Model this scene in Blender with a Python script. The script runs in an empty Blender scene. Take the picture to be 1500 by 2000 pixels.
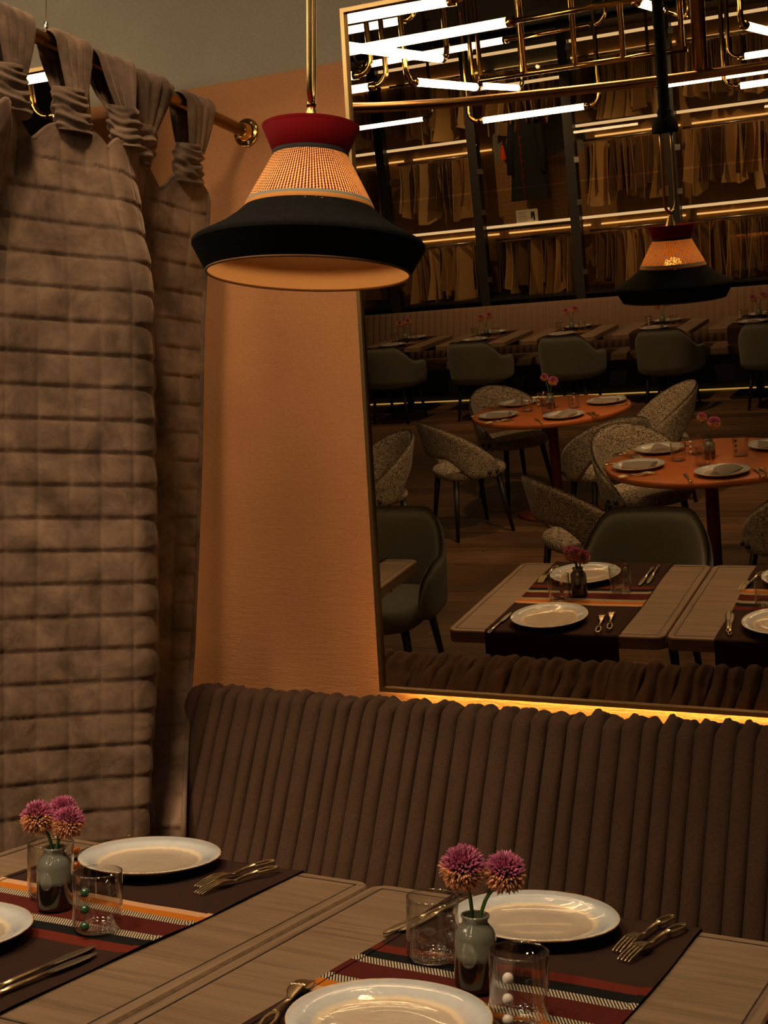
import bpy, math, random
from math import pi, sin, cos, radians, sqrt
from mathutils import Vector, Matrix
random.seed(7)
scene = bpy.context.scene
COL = scene.collection

# ------------------------------------------------------------------ camera, world, exposure
YAW = math.atan(1340 / 2562)
cam_data = bpy.data.cameras.new('camera')
cam_data.sensor_fit = 'VERTICAL'
cam_data.sensor_height = 36.0
cam_data.lens = 2562 / 2000 * 36.0
cam_data.clip_start = 0.05
cam = bpy.data.objects.new('camera', cam_data)
cam.location = (0, 0, 1.46)
cam.rotation_euler = (pi / 2, 0, YAW)
COL.objects.link(cam)
scene.camera = cam
world = bpy.data.worlds.new('world')
world.use_nodes = True
world.node_tree.nodes['Background'].inputs[0].default_value = (0.01, 0.007, 0.004, 1)
world.node_tree.nodes['Background'].inputs[1].default_value = 0.3
scene.world = world
vs = scene.view_settings
vs.view_transform = 'Standard'
vs.look = 'None'
vs.gamma = 1.0
vs.use_curve_mapping = False
vs.exposure = 0.0
TUBE_POWER = 24.0          # emission strength of the fluorescent tubes
LED_POWER = 75.0           # amber strips
BULB_POWER = 20.0          # pendant bulb
TUBE_COL = (1.0, 0.74, 0.46)
LED_COL = (1.0, 0.63, 0.16)
ADDED_SPOT_COL = (1.0, 0.69, 0.41)
BULB_COL = (1.0, 0.52, 0.18)

# ------------------------------------------------------------------ helpers: meshes
class MB:
    def __init__(s):
        s.v, s.f, s.uv = [], [], {}
    def grid(s, rows, closed_u=False, closed_v=False):
        """rows: list of rows of points; faces between neighbours"""
        b = len(s.v); n = len(rows); m = len(rows[0])
        for r in rows: s.v.extend([tuple(p) for p in r])
        for i in range(n if closed_v else n - 1):
            for j in range(m if closed_u else m - 1):
                i2, j2 = (i + 1) % n, (j + 1) % m
                s.f.append((b + i * m + j, b + i * m + j2, b + i2 * m + j2, b + i2 * m + j))
        return s
    def box(s, c, d, rz=0.0):
        b = len(s.v); x, y, z = c; a, e, h = d[0] / 2, d[1] / 2, d[2] / 2
        for dz in (-h, h):
            for dx, dy in ((-a, -e), (a, -e), (a, e), (-a, e)):
                s.v.append((x + dx * cos(rz) - dy * sin(rz), y + dx * sin(rz) + dy * cos(rz), z + dz))
        for q in ((0, 3, 2, 1), (4, 5, 6, 7), (0, 1, 5, 4), (1, 2, 6, 5), (2, 3, 7, 6), (3, 0, 4, 7)):
            s.f.append(tuple(b + k for k in q))
        return s
    def lathe(s, prof, n=48, c=(0, 0, 0), wob=0.0, ph=0.0):
        rows = []
        for r, z in prof:
            rows.append([(c[0] + r * (1 + wob * (sin(3 * t + ph) + .6 * sin(5 * t + 2 * ph))) * cos(t), c[1] + r * (1 + wob * (sin(3 * t + ph) + .6 * sin(5 * t + 2 * ph))) * sin(t), c[2] + z)
                         for t in (2 * pi * k / n for k in range(n))])
        return s.grid(rows, closed_u=True)
    def tube(s, pts, rad, n=10, cap=True, closed=False, flat=1.0):
        pts = [Vector(p) for p in pts]; rows = []; N = len(pts); up = None
        for i, p in enumerate(pts):
            if closed: t = pts[(i + 1) % N] - pts[i - 1]
            else: t = pts[min(i + 1, N - 1)] - pts[max(i - 1, 0)]
            t.normalize()
            if up is None:
                up = Vector((0, 0, 1)) if abs(t.z) < .9 else Vector((1, 0, 0))
            a = t.cross(up)
            if a.length < 1e-6: a = t.cross(Vector((0, 1, 0)))
            a.normalize(); b2 = a.cross(t).normalized(); up = b2
            r = rad[i] if isinstance(rad, (list, tuple)) else rad
            rows.append([p + a * (r * cos(k)) + b2 * (r * flat * sin(k)) for k in (2 * pi * j / n for j in range(n))])
        b = len(s.v)
        s.grid(rows, closed_u=True, closed_v=closed)
        if cap and not closed:
            s.f.append(tuple(b + j for j in range(n))[::-1]); s.f.append(tuple(b + (N - 1) * n + j for j in range(n)))
        return s
    def cyl(s, c, r, h, n=24):
        return s.lathe([(0.0001, 0), (r, 0), (r, h), (0.0001, h)], n, c)
    def sphere(s, c, r, n=12, m=8, sz=1.0):
        return s.lathe([(max(r * sin(pi * k / m), 1e-5), -r * sz * cos(pi * k / m)) for k in range(m + 1)], n, c)
    def mesh(s, name, mat=None, smooth=True):
        me = bpy.data.meshes.new(name); me.from_pydata(s.v, [], s.f); me.update()
        if smooth:
            me.polygons.foreach_set('use_smooth', [True] * len(me.polygons))
        if mat: me.materials.append(mat)
        return me

def link(o, parent=None):
    COL.objects.link(o)
    if parent: o.parent = parent
    return o
def part(name, mb, mat, parent=None, smooth=True, bevel=0.0, loc=None, rot=None, label=None, auto=None):
    me = mb.mesh(name, mat, smooth) if isinstance(mb, MB) else mb
    o = link(bpy.data.objects.new(name, me), parent)
    if loc: o.location = loc
    if rot: o.rotation_euler = rot
    if bevel:
        b = o.modifiers.new('bevel', 'BEVEL'); b.width = bevel; b.segments = 3; b.limit_method = 'ANGLE'
    if label: o['label'] = label
    return o
def tag(o, label, cat, group=None):
    o['label'] = label; o['category'] = cat
    if group: o['group'] = group
    return o
def struct(o, label=None, cat=None):
    o['kind'] = 'structure'
    if label: o['label'] = label
    if cat: o['category'] = cat
    return o
def thing(name, label, cat, loc=(0, 0, 0), rz=0.0, group=None):
    o = bpy.data.objects.new(name, None); o.empty_display_size = .1
    link(o); o.location = loc; o.rotation_euler = (0, 0, rz)
    return tag(o, label, cat, group)
def dup(root, loc, rz=None, label=None, group=None, parent=None):
    c = root.copy(); COL.objects.link(c); c.parent = parent
    if parent is None:
        c.location = loc
        if rz is not None: c.rotation_euler = (root.rotation_euler.x, root.rotation_euler.y, rz)
        if label: c['label'] = label
        if group: c['group'] = group
    for ch in [o for o in root.children]:
        dup(ch, None, parent=c)
    return c
def spline(P, n):
    """Catmull-Rom through points P, n samples"""
    P = [Vector(p) for p in P]; out = []; m = len(P) - 1
    for k in range(n):
        t = k / (n - 1) * m; i = min(int(t), m - 1); t -= i
        p0, p1, p2, p3 = P[max(i - 1, 0)], P[i], P[i + 1], P[min(i + 2, m)]
        out.append(.5 * ((2 * p1) + (p2 - p0) * t + (2 * p0 - 5 * p1 + 4 * p2 - p3) * t * t + (3 * p1 - p0 - 3 * p2 + p3) * t ** 3))
    return out
def sstep(a, b, x):
    t = min(1, max(0, (x - a) / (b - a))); return t * t * (3 - 2 * t)

# ------------------------------------------------------------------ helpers: materials
class NT:
    def __init__(s, name):
        s.m = bpy.data.materials.new(name); s.m.use_nodes = True
        s.t = s.m.node_tree; s.t.nodes.clear()
        s.out = s.n('ShaderNodeOutputMaterial')
    def n(s, typ, ins=None, **props):
        nd = s.t.nodes.new(typ)
        for k, v in props.items(): setattr(nd, k, v)
        for k, v in (ins or {}).items(): s.set(nd, k, v)
        return nd
    def set(s, nd, k, v):
        inp = nd.inputs[k]
        if hasattr(v, 'bl_idname') and 'Socket' in v.bl_idname or isinstance(v, bpy.types.NodeSocket): s.t.links.new(v, inp)
        elif isinstance(v, (tuple, list)) and len(v) == 3 and inp.type == 'RGBA': inp.default_value = (*v, 1)
        else: inp.default_value = v
    def coord(s, kind='Object', scale=(1, 1, 1), rot=(0, 0, 0)):
        tc = s.n('ShaderNodeTexCoord')
        mp = s.n('ShaderNodeMapping', {'Vector': tc.outputs[kind], 'Scale': scale, 'Rotation': rot})
        return mp.outputs[0]
    def noise(s, vec, scale, detail=3, rough=.55, dist=0.0):
        return s.n('ShaderNodeTexNoise', {'Vector': vec, 'Scale': scale, 'Detail': detail, 'Roughness': rough, 'Distortion': dist}).outputs['Fac']
    def ramp(s, fac, stops, interp='LINEAR'):
        r = s.n('ShaderNodeValToRGB', {'Fac': fac}); cr = r.color_ramp; cr.interpolation = interp
        while len(cr.elements) < len(stops): cr.elements.new(.5)
        for e, (p, c) in zip(cr.elements, stops):
            e.position = p; e.color = (*c, 1) if len(c) == 3 else c
        return r.outputs[0]
    def mix(s, fac, a, b, mode='MIX'):
        nd = s.n('ShaderNodeMix', data_type='RGBA', blend_type=mode)
        s.set(nd, 0, fac); s.set(nd, 6, a); s.set(nd, 7, b); return nd.outputs[2]
    def math(s, op, a, b=0.0, c=0.0):
        nd = s.n('ShaderNodeMath', operation=op); s.set(nd, 0, a); s.set(nd, 1, b); s.set(nd, 2, c); return nd.outputs[0]
    def bump(s, h, strength=.3, dist=.005):
        return s.n('ShaderNodeBump', {'Height': h, 'Strength': strength, 'Distance': dist}).outputs[0]
    def bsdf(s, **k):
        names = dict(col='Base Color', rough='Roughness', metal='Metallic', normal='Normal', sheen='Sheen Weight', sheenr='Sheen Roughness', sheent='Sheen Tint', coat='Coat Weight', coatr='Coat Roughness', spec='Specular IOR Level', trans='Transmission Weight', ior='IOR', em='Emission Color', ems='Emission Strength', alpha='Alpha', sss='Subsurface Weight')
        b = s.n('ShaderNodeBsdfPrincipled', {names[a]: v for a, v in k.items()})
        return b.outputs[0]
    def done(s, sh):
        s.t.links.new(sh, s.out.inputs[0]); return s.m

def simple(name, col, rough=.5, metal=0.0, var=0.0, vscale=8, bump=0.0, bscale=200, bdist=.001, **k):
    t = NT(name); c = t.coord(); cc = col
    if var:
        cc = t.ramp(t.noise(c, vscale), [(.3, tuple(x * (1 - var) for x in col)), (.7, tuple(min(1, x * (1 + var)) for x in col))])
    kw = dict(col=cc, rough=rough, metal=metal, **k)
    if bump: kw['normal'] = t.bump(t.noise(c, bscale, 2), bump, bdist)
    return t.done(t.bsdf(**kw))
def emissive(name, col, strength):
    t = NT(name); e = t.n('ShaderNodeEmission', {'Color': col, 'Strength': strength}); return t.done(e.outputs[0])
def sep(t, vec):
    return t.n('ShaderNodeSeparateXYZ', {'Vector': vec}).outputs

def mat_wall():
    t = NT('painted_plaster'); c = t.coord('Object')
    z = sep(t, c)[2]
    n1 = t.noise(c, 1.3, 5, .6); n2 = t.noise(c, 14, 4, .6)
    zz = t.math('ADD', z, t.math('MULTIPLY', n2, .004))
    up = t.math('GREATER_THAN', zz, 2.803)
    peach = t.ramp(n1, [(.25, (.46, .205, .085)), (.75, (.60, .285, .125))])
    grey = t.ramp(n1, [(.25, (.31, .275, .205)), (.75, (.43, .385, .30))])
    chips = t.math('GREATER_THAN', t.noise(t.coord('Object', (1.3, 1, 2.6)), 5.3, 3, .6), .765)
    peach = t.mix(t.math('MULTIPLY', chips, .55), peach, (.72, .43, .20))
    col = t.mix(up, peach, grey)
    spots = t.ramp(t.noise(c, 160, 2), [(.35, (.86, .86, .86)), (.6, (1, 1, 1))])
    col = t.mix(1.0, col, spots, 'MULTIPLY')
    strokes = t.noise(t.coord('Object', (1, 1, 7), (0, .5, 0)), 14, 4, .6, .8)
    low = t.n('ShaderNodeMapRange', {'Value': z, 'From Min': .8, 'From Max': 1.7, 'To Min': 1.0, 'To Max': .25}).outputs[0]
    h = t.math('ADD', t.math('MULTIPLY', strokes, low), t.math('MULTIPLY', t.noise(c, 55, 3), .35))
    return t.done(t.bsdf(col=col, rough=.75, normal=t.bump(h, .35, .012), spec=.25))

def mat_wood(name, a, b, along='x', fine=1.0, rough=.5, rnd=0.0):
    t = NT(name)
    s = (1.2, 26, 26) if along == 'x' else (26, 1.2, 26)
    c = t.coord('Object', s)
    if rnd:
        oi = t.n('ShaderNodeObjectInfo').outputs['Random']
        c = t.n('ShaderNodeVectorMath', {0: c, 1: t.n('ShaderNodeCombineXYZ', {'X': t.math('MULTIPLY', oi, 37), 'Y': t.math('MULTIPLY', oi, 91)}).outputs[0]}, operation='ADD').outputs[0]
    g = t.noise(c, 2.2 * fine, 6, .65, .6); g2 = t.noise(c, 9 * fine, 3, .6)
    m = t.math('ADD', t.math('MULTIPLY', g, .75), t.math('MULTIPLY', g2, .25))
    col = t.ramp(m, [(.36, a), (.5, tuple((x * .35 + y * .65) for x, y in zip(a, b))), (.66, b)])
    if rnd:
        col = t.mix(1.0, col, t.ramp(oi, [(0, (1 - rnd,) * 3), (1, (1, 1, 1))]), 'MULTIPLY')
    return t.done(t.bsdf(col=col, rough=rough, normal=t.bump(m, .18, .002), spec=.35))

def mat_velvet(name, col, k=1.0):
    t = NT(name); c = t.coord('Object')
    nap = t.noise(c, 9, 4, .65, .4); rib = t.noise(t.coord('Object', (1, 1, 7)), 240, 2)
    cc = t.ramp(nap, [(.34, tuple(x * .50 for x in col)), (.66, tuple(min(1, x * 1.30) for x in col))])
    cc = t.mix(1.0, cc, t.ramp(rib, [(.3, (.72, .72, .72)), (.7, (1.1, 1.1, 1.1))]), 'MULTIPLY')
    h = t.math('ADD', t.math('MULTIPLY', t.noise(c, 16, 4, .6), 1.0), t.math('MULTIPLY', rib, .10))
    return t.done(t.bsdf(col=cc, rough=.85, sheen=.55 * k, sheenr=.35, sheent=(.95, .72, .52), spec=.1, normal=t.bump(h, .5, .012)))

def mat_fabric(name, col, scale=380, amt=.35, sheen=.15):
    t = NT(name); c = t.coord('Object')
    n = t.noise(t.coord('Object', (1, 1, 1.8)), scale, 3, .7); big = t.noise(c, 5, 2)
    cc = t.ramp(n, [(.3, tuple(x * (1 - amt) for x in col)), (.7, tuple(min(1, x * (1 + amt)) for x in col))])
    cc = t.mix(1.0, cc, t.ramp(big, [(.3, (.85, .85, .85)), (.7, (1.1, 1.1, 1.1))]), 'MULTIPLY')
    return t.done(t.bsdf(col=cc, rough=.9, sheen=sheen, sheenr=.4, spec=.12, normal=t.bump(n, .45, .002)))

def mat_tweed(name, dark, light, contrast=(.43, .575), scale=50):
    t = NT(name)
    a = t.noise(t.coord('Object', (1, 1, 7)), scale, 3, .7); b = t.noise(t.coord('Object', (5, 5, .8)), scale, 3, .7)
    m = t.math('ADD', t.math('MULTIPLY', a, .6), t.math('MULTIPLY', b, .4))
    cc = t.ramp(m, [(contrast[0], dark), (contrast[1], light)])
    return t.done(t.bsdf(col=cc, rough=.92, sheen=.15, spec=.1, normal=t.bump(m, .5, .003)))

def mat_plate():
    t = NT('glazed_stoneware'); c = t.coord('Object'); x, y, z = sep(t, c)[:3]
    r = t.math('SQRT', t.math('ADD', t.math('MULTIPLY', x, x), t.math('MULTIPLY', y, y)))
    wob = t.noise(c, 55, 4, .7)
    rr = t.math('ADD', r, t.math('MULTIPLY', t.math('SUBTRACT', wob, .5), .013))
    f = t.n('ShaderNodeMapRange', {'Value': rr, 'From Min': 0, 'From Max': .145}).outputs[0]
    col = t.ramp(f, [(0, (.50, .42, .33)), (.64, (.53, .45, .355)), (.668, (.80, .67, .46)), (.70, (.74, .65, .50)), (.735, (.54, .56, .56)), (.93, (.57, .62, .65)), (.955, (.70, .62, .50)), (.975, (.42, .25, .11))])
    streak = t.ramp(t.noise(c, 38, 4, .7), [(.3, (.90, .93, .97)), (.7, (1.08, 1.06, 1.02))])
    col = t.mix(.8, col, streak, 'MULTIPLY')
    return t.done(t.bsdf(col=col, rough=.12, coat=.9, coatr=.02, normal=t.bump(t.noise(c, 30, 3), .22, .006)))

def thin_glass(name, tint=(1, 1, 1), ior=1.45, boost=1.0):
    t = NT(name)
    back = t.n('ShaderNodeNewGeometry').outputs['Backfacing']
    fr = t.n('ShaderNodeFresnel', {'IOR': t.math('ADD', ior, t.math('MULTIPLY', back, 1 / ior - ior))}).outputs[0]
    fr = t.math('MINIMUM', t.math('MULTIPLY', fr, boost), 1.0)
    face = t.n('ShaderNodeLayerWeight', {'Blend': .5}).outputs['Facing']
    tint = t.ramp(face, [(0, tint), (.72, tuple(x * .97 for x in tint)), (1, tuple(x * .60 for x in tint))])
    a = t.n('ShaderNodeBsdfTransparent', {'Color': tint}); b = t.n('ShaderNodeBsdfGlossy', {'Color': (1, 1, 1), 'Roughness': .01})
    m = t.n('ShaderNodeMixShader', {0: fr}); t.t.links.new(a.outputs[0], m.inputs[1]); t.t.links.new(b.outputs[0], m.inputs[2])
    return t.done(m.outputs[0])

def mat_vase():
    t = NT('smoked_vase_glass'); c = t.coord('Object'); z = sep(t, c)[2]
    up = t.n('ShaderNodeMapRange', {'Value': z, 'From Min': .046, 'From Max': .054}).outputs[0]
    col = t.ramp(up, [(0, (.012, .008, .006)), (1, (.135, .14, .115))])
    return t.done(t.bsdf(col=col, rough=.07, coat=1.0, coatr=.02, spec=.7))

def mat_runner():
    t = NT('striped_runner_cloth'); c = t.coord('Object'); x, y, z = sep(t, c)[:3]
    f = t.n('ShaderNodeMapRange', {'Value': y, 'From Min': -.2, 'From Max': .2}).outputs[0]
    P = lambda v: (v + .2) / .4
    brown, red, dred, black, orange, beige, herr = (.034, .017, .012), (.115, .018, .010), (.075, .012, .009), (.008, .008, .008), (.42, .13, .012), (.50, .29, .16), (.20, .16, .11)
    stops = [(0, brown), (P(-.118), red), (P(-.083), black), (P(-.050), herr), (P(-.024), dred), (P(.045), herr), (P(.070), orange), (P(.096), beige), (P(.118), brown)]
    base = t.ramp(f, stops, 'CONSTANT')
    def band(a, b): return t.math('MULTIPLY', t.math('GREATER_THAN', y, a), t.math('LESS_THAN', y, b))
    isH = t.math('ADD', band(-.050, -.024), band(.045, .070))
    w = t.n('ShaderNodeTexWave', {'Vector': t.coord('Object', (1, .55, 1)), 'Scale': 120, 'Distortion': 0}, wave_type='BANDS', bands_direction='DIAGONAL').outputs['Fac']
    hc = t.ramp(w, [(.40, (.02, .018, .015)), (.56, (.50, .42, .30))])
    col = t.mix(isH, base, hc)
    n = t.noise(t.coord('Object', (1, 1, 1)), 700, 2)
    col = t.mix(1.0, col, t.ramp(n, [(.3, (.75, .75, .75)), (.7, (1.15, 1.15, 1.15))]), 'MULTIPLY')
    h = t.math('ADD', t.math('MULTIPLY', n, .15), t.noise(t.coord('Object', (1, 2.5, 1)), 11, 3))
    return t.done(t.bsdf(col=col, rough=.9, spec=.1, normal=t.bump(h, .25, .006)))

def mat_woven():
    t = NT('woven_straw'); x, y, z = sep(t, t.coord('Object'))[:3]
    th = t.math('ARCTAN2', y, x)
    u = t.math('MULTIPLY', th, 118 / (2 * pi)); v = t.math('MULTIPLY', z, 17 / .08)
    su = t.math('SINE', t.math('MULTIPLY', u, 2 * pi))
    sv = t.math('SINE', t.math('MULTIPLY', t.math('ADD', v, t.math('MULTIPLY', t.math('SINE', t.math('MULTIPLY', th, 3.0)), 1.6)), 2 * pi))
    d = t.math('GREATER_THAN', su, t.math('ADD', .05, t.math('MULTIPLY', sv, .55)))
    col = t.mix(d, (.92, .56, .28), (.09, .006, .014))
    a = t.n('ShaderNodeBsdfTranslucent', {'Color': col}); b = t.n('ShaderNodeBsdfDiffuse', {'Color': col})
    m = t.n('ShaderNodeMixShader', {0: .5}); t.t.links.new(a.outputs[0], m.inputs[1]); t.t.links.new(b.outputs[0], m.inputs[2])
    h = t.n('ShaderNodeBsdfTransparent', {'Color': (1, .75, .45)})
    holes = t.math('MULTIPLY', t.math('GREATER_THAN', t.noise(t.coord('Object'), 420, 1), .62), .5)
    m2 = t.n('ShaderNodeMixShader', {0: holes}); t.t.links.new(m.outputs[0], m2.inputs[1]); t.t.links.new(h.outputs[0], m2.inputs[2])
    return t.done(m2.outputs[0])

def mat_blackshade():
    t = NT('black_shade_cloth'); c = t.coord('Object')
    n = t.noise(t.coord('Object', (1, 1, 2)), 330, 2, .7)
    d = t.bsdf(col=t.ramp(n, [(.3, (.003, .003, .003)), (.7, (.010, .0095, .009))]), rough=.95, spec=.05, normal=t.bump(n, .4, .001))
    holes = t.math('MULTIPLY', t.math('GREATER_THAN', t.noise(c, 520, 1, .5), .715), .22)
    tr = t.n('ShaderNodeBsdfTransparent', {'Color': (1, .7, .35)})
    m = t.n('ShaderNodeMixShader', {0: holes}); t.t.links.new(d, m.inputs[1]); t.t.links.new(tr.outputs[0], m.inputs[2])
    return t.done(m.outputs[0])

def mat_mirror():
    t = NT('bronze_mirror_glass')
    g = t.n('ShaderNodeBsdfGlossy', {'Color': (.60, .50, .37), 'Roughness': 0.0})
    return t.done(g.outputs[0])

def mat_peg():
    t = NT('pegboard'); x, y, z = sep(t, t.coord('Object'))[:3]
    fx = t.math('SUBTRACT', t.math('FRACT', t.math('MULTIPLY', x, 18)), .5); fz = t.math('SUBTRACT', t.math('FRACT', t.math('MULTIPLY', z, 18)), .5)
    d = t.math('ADD', t.math('MULTIPLY', fx, fx), t.math('MULTIPLY', fz, fz))
    up = t.math('GREATER_THAN', z, 2.62)
    base = t.mix(up, (.30, .15, .045), (.20, .19, .15))
    col = t.mix(t.math('LESS_THAN', d, .012), base, (.015, .012, .01))
    return t.done(t.bsdf(col=col, rough=.7))

BRASS = simple('polished_brass', (.72, .46, .15), .16, 1.0, bump=.05, bscale=20)
BRASS_DARK = simple('aged_brass', (.36, .20, .075), .30, 1.0, var=.25, vscale=6)
BRASS_SATIN = simple('satin_brass', (.70, .50, .22), .32, 1.0)
FRAME = simple('mirror_frame_brass', (.36, .25, .11), .38, 1.0)
STEEL = simple('steel', (.62, .60, .56), .25, 1.0)
GOLDCUT = simple('champagne_cutlery_metal', (.56, .45, .28), .34, 1.0)
BLADE = simple('knife_blade_metal', (.42, .35, .26), .36, 1.0)
BLACKMETAL = simple('blackened_steel', (.018, .016, .014), .45, .3)
WALL = mat_wall()
OAK = mat_wood('grey_oak_veneer', (.122, .080, .047), (.225, .152, .093), 'x')
OAKY = mat_wood('grey_oak_edging', (.115, .075, .045), (.23, .155, .095), 'y')
INLAY = simple('dark_inlay', (.012, .010, .010), .5)
FLOORW = mat_wood('dark_floor_boards', (.060, .032, .017), (.21, .115, .058), 'x', .8, .42, .55)
VELVET = mat_velvet('taupe_quilted_velvet', (.225, .148, .102))
VELVET2 = mat_velvet('taupe_velvet_band', (.180, .120, .084), .9)
LINING = simple('curtain_lining', (.30, .18, .095), .8)
SEATFAB = mat_fabric('brown_channel_fabric', (.070, .039, .025), 300, .45, .04)
SEATFAB2 = simple('brown_fluted_fabric', (.13, .078, .048), .9)
TWEED = mat_tweed('black_and_cream_tweed', (.022, .018, .014), (.52, .43, .31))
GREENFAB = mat_tweed('grey_green_upholstery', (.095, .095, .074), (.19, .185, .145), (.35, .65), 120)
DARKLEG = simple('dark_wood_leg', (.012, .011, .011), .5)
PLATE = mat_plate()
CLEAR = thin_glass('clear_glass', (.97, .97, .96), 1.5, 1.8)
CABGLASS = thin_glass('cabinet_glass', (.86, .86, .84), 1.5, 1.1)
BEADG = simple('green_bead_glass', (.02, .07, .03), .05, coat=1.0)
BEADP = simple('pearl_bead_glass', (.62, .56, .50), .12, coat=1.0)
BEADC = thin_glass('clear_bead_glass', (.9, .88, .85), 1.5, 2.2)
BEADA = simple('amber_bead_glass', (.35, .09, .01), .06, coat=1.0)
VASE = mat_vase()
STEM = simple('green_stem', (.05, .13, .025), .5, var=.3)
PURPLE = simple('purple_floret', (.40, .10, .20), .6, var=.55, vscale=90)
PEACHF = simple('peach_floret', (.58, .27, .13), .6, var=.5, vscale=90)
FLCORE = simple('flower_core', (.06, .05, .02), .8)
RUNNER = mat_runner()
HEM = simple('runner_hem', (.045, .020, .014), .9)
NAPKIN = simple('grey_napkin_linen', (.22, .185, .15), .9, bump=.2, bscale=400)
TERRA = simple('terracotta_lacquer', (.40, .115, .028), .38, var=.08)
TERRAD = simple('terracotta_metal', (.16, .030, .014), .4)
WOVEN = mat_woven()
BLACKSHADE = mat_blackshade()
RED = simple('red_felt', (.15, .0018, .005), .9, bump=.2, bscale=500, spec=.1)
BLACKBAND = simple('black_felt', (.012, .012, .012), .9)
BLUEBAND = simple('grey_blue_ribbon', (.17, .19, .16), .8)
OCHRE = simple('ochre_ribbon', (.42, .17, .025), .8)
SHADELIN = simple('gold_shade_lining', (.66, .46, .27), .6, bump=.2, bscale=300)
BULB = emissive('bulb_glow', BULB_COL, BULB_POWER)
TUBE = emissive('fluorescent_tube_glow', TUBE_COL, TUBE_POWER)
LED = emissive('amber_led_glow', LED_COL, LED_POWER)
LEDW = emissive('warm_white_led_glow', (1.0, .72, .42), 1.7)
LEDDIM = emissive('dim_amber_led_glow', LED_COL, .7)
LEDBACK = emissive('cabinet_back_glow', (1.0, .60, .22), 2.2)
MIRROR = mat_mirror()
ROPE = simple('dark_teal_rope', (.008, .014, .016), .9, bump=.4, bscale=200, bdist=.003)
CEIL = simple('black_ceiling', (.012, .010, .008), .6, bump=.6, bscale=30, bdist=.02)
DARKWALL = simple('dark_wall', (.03, .022, .016), .8, var=.2)
BACKPANEL = simple('tan_back_panel', (.34, .17, .05), .7, var=.1)
PEG = mat_peg()
CARDS = [simple('kraft_card_%d' % i, c, .75) for i, c in enumerate([(.50, .30, .11), (.36, .20, .07), (.60, .38, .16), (.16, .08, .033), (.26, .14, .055)])]
COAT = simple('black_coat_cloth', (.010, .010, .011), .9)
COATRED = simple('red_piping', (.35, .012, .010), .7)
CARDW = simple('white_card', (.62, .56, .47), .7)
INK = simple('printed_ink', (.02, .02, .02), .8)

# ------------------------------------------------------------------ the room shell
WY = 3.40                     # plane of the mirror wall
def slab(name, x0, x1, y0, y1, z0, z1, mat):
    return part(name, MB().box(((x0 + x1) / 2, (y0 + y1) / 2, (z0 + z1) / 2), (x1 - x0, y1 - y0, z1 - z0)), mat, smooth=False)
struct(slab('wall_back', -8.5, 3.0, WY, WY + .12, 0, 4.0, WALL), 'peach plaster wall with grey paint above, behind the mirror')
struct(slab('wall_front', -8.5, 3.0, -9.32, -9.2, 0, 4.0, DARKWALL))
struct(slab('wall_left', -8.62, -8.5, -9.32, WY + .12, 0, 4.0, DARKWALL))
struct(slab('wall_right', 3.0, 3.12, -9.32, WY + .12, 0, 4.0, DARKWALL))
struct(slab('ceiling', -8.62, 3.12, -9.32, WY + .12, 4.0, 4.1, CEIL))
floor = struct(slab('floor', -8.62, 3.12, -9.32, WY + .12, -.1, -.012, DARKWALL), 'dark brown plank floor')
PL, PW = 2.3, .19
plank = MB().box((0, 0, -.006), (PL - .003, PW - .003, .012)).mesh('floor_plank', FLOORW, False)
ny = int((3.2 + 8.6) / PW)
for j in range(ny):
    x = -8.2 + (j * .83) % PL
    while x - PL / 2 < 1.0:
        y = 3.2 - j * PW
        if not (y < -4.5 and x > -.5) and not (y > 1.5 and x < -4) and x > -8.0:
            part('floor_plank', plank, None, floor, loc=(x, y, 0))
        x += PL

# ------------------------------------------------------------------ mirror on the wall
MT, MYAW = .1283, -.0207
def mirror_y(x, z): return 3.2954 - math.tan(MT) * (z - 1) - math.tan(MYAW) * (x + 1)
MN = Vector((math.tan(MYAW), 1, math.tan(MT))).normalized()
def build_mirror(label, x0, x1, z0, z1):
    root = thing('wall_mirror', label, 'mirror', (x0, mirror_y(x0, z0), z0), 0)
    ex = Vector((1, -math.tan(MYAW), 0)).normalized(); ez = ex.cross(MN) * 1.0
    if ez.z < 0: ez = -ez
    W = (x1 - x0) / ex.x; Hh = (z1 - z0) / ez.z
    fw, fd = .011, .022
    def P(a, b, c): return ex * a + ez * b + MN * c
    def bar(a0, a1, b0, b1, c0, c1):
        m = MB(); b = []
        for c in (c0, c1):
            for a, bb in ((a0, b0), (a1, b0), (a1, b1), (a0, b1)): m.v.append(tuple(P(a, bb, c)))
        m.f = [(0, 1, 2, 3), (7, 6, 5, 4), (0, 4, 5, 1), (1, 5, 6, 2), (2, 6, 7, 3), (3, 7, 4, 0)]
        return m
    part('mirror_pane', bar(fw * .5, W - fw * .5, fw * .5, Hh - fw * .5, 0, .006), MIRROR, root, False)
    part('frame_side', bar(0, fw, 0, Hh, -.012, fd), FRAME, root, False)
    part('frame_side', bar(W - fw, W, 0, Hh, -.012, fd), FRAME, root, False)
    part('frame_top', bar(fw, W - fw, Hh - fw, Hh, -.012, fd), FRAME, root, False)
    part('frame_bottom', bar(fw, W - fw, 0, fw, -.012, fd), FRAME, root, False)
    return root
build_mirror('tall bronze-tinted mirror in thin brass frame, tilted forward above the brown banquette', -1.727, .55, .955, 2.80)
build_mirror('bronze mirror mostly hidden behind the curtain tabs, its top corner showing', -4.9, -2.60, .955, 2.80)
for i, (x0, x1, lab) in enumerate(((-1.70, .55, 'amber LED strip glowing below the large tilted mirror'), (-4.85, -2.65, 'amber LED strip below the mirror hidden by the curtain'))):
    o = part('light_strip', MB().box((0, 0, 0), (x1 - x0, .010, .012)), LED, loc=((x0 + x1) / 2, WY - .022, .982), smooth=False)
    tag(o, lab, 'light strip')

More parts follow.
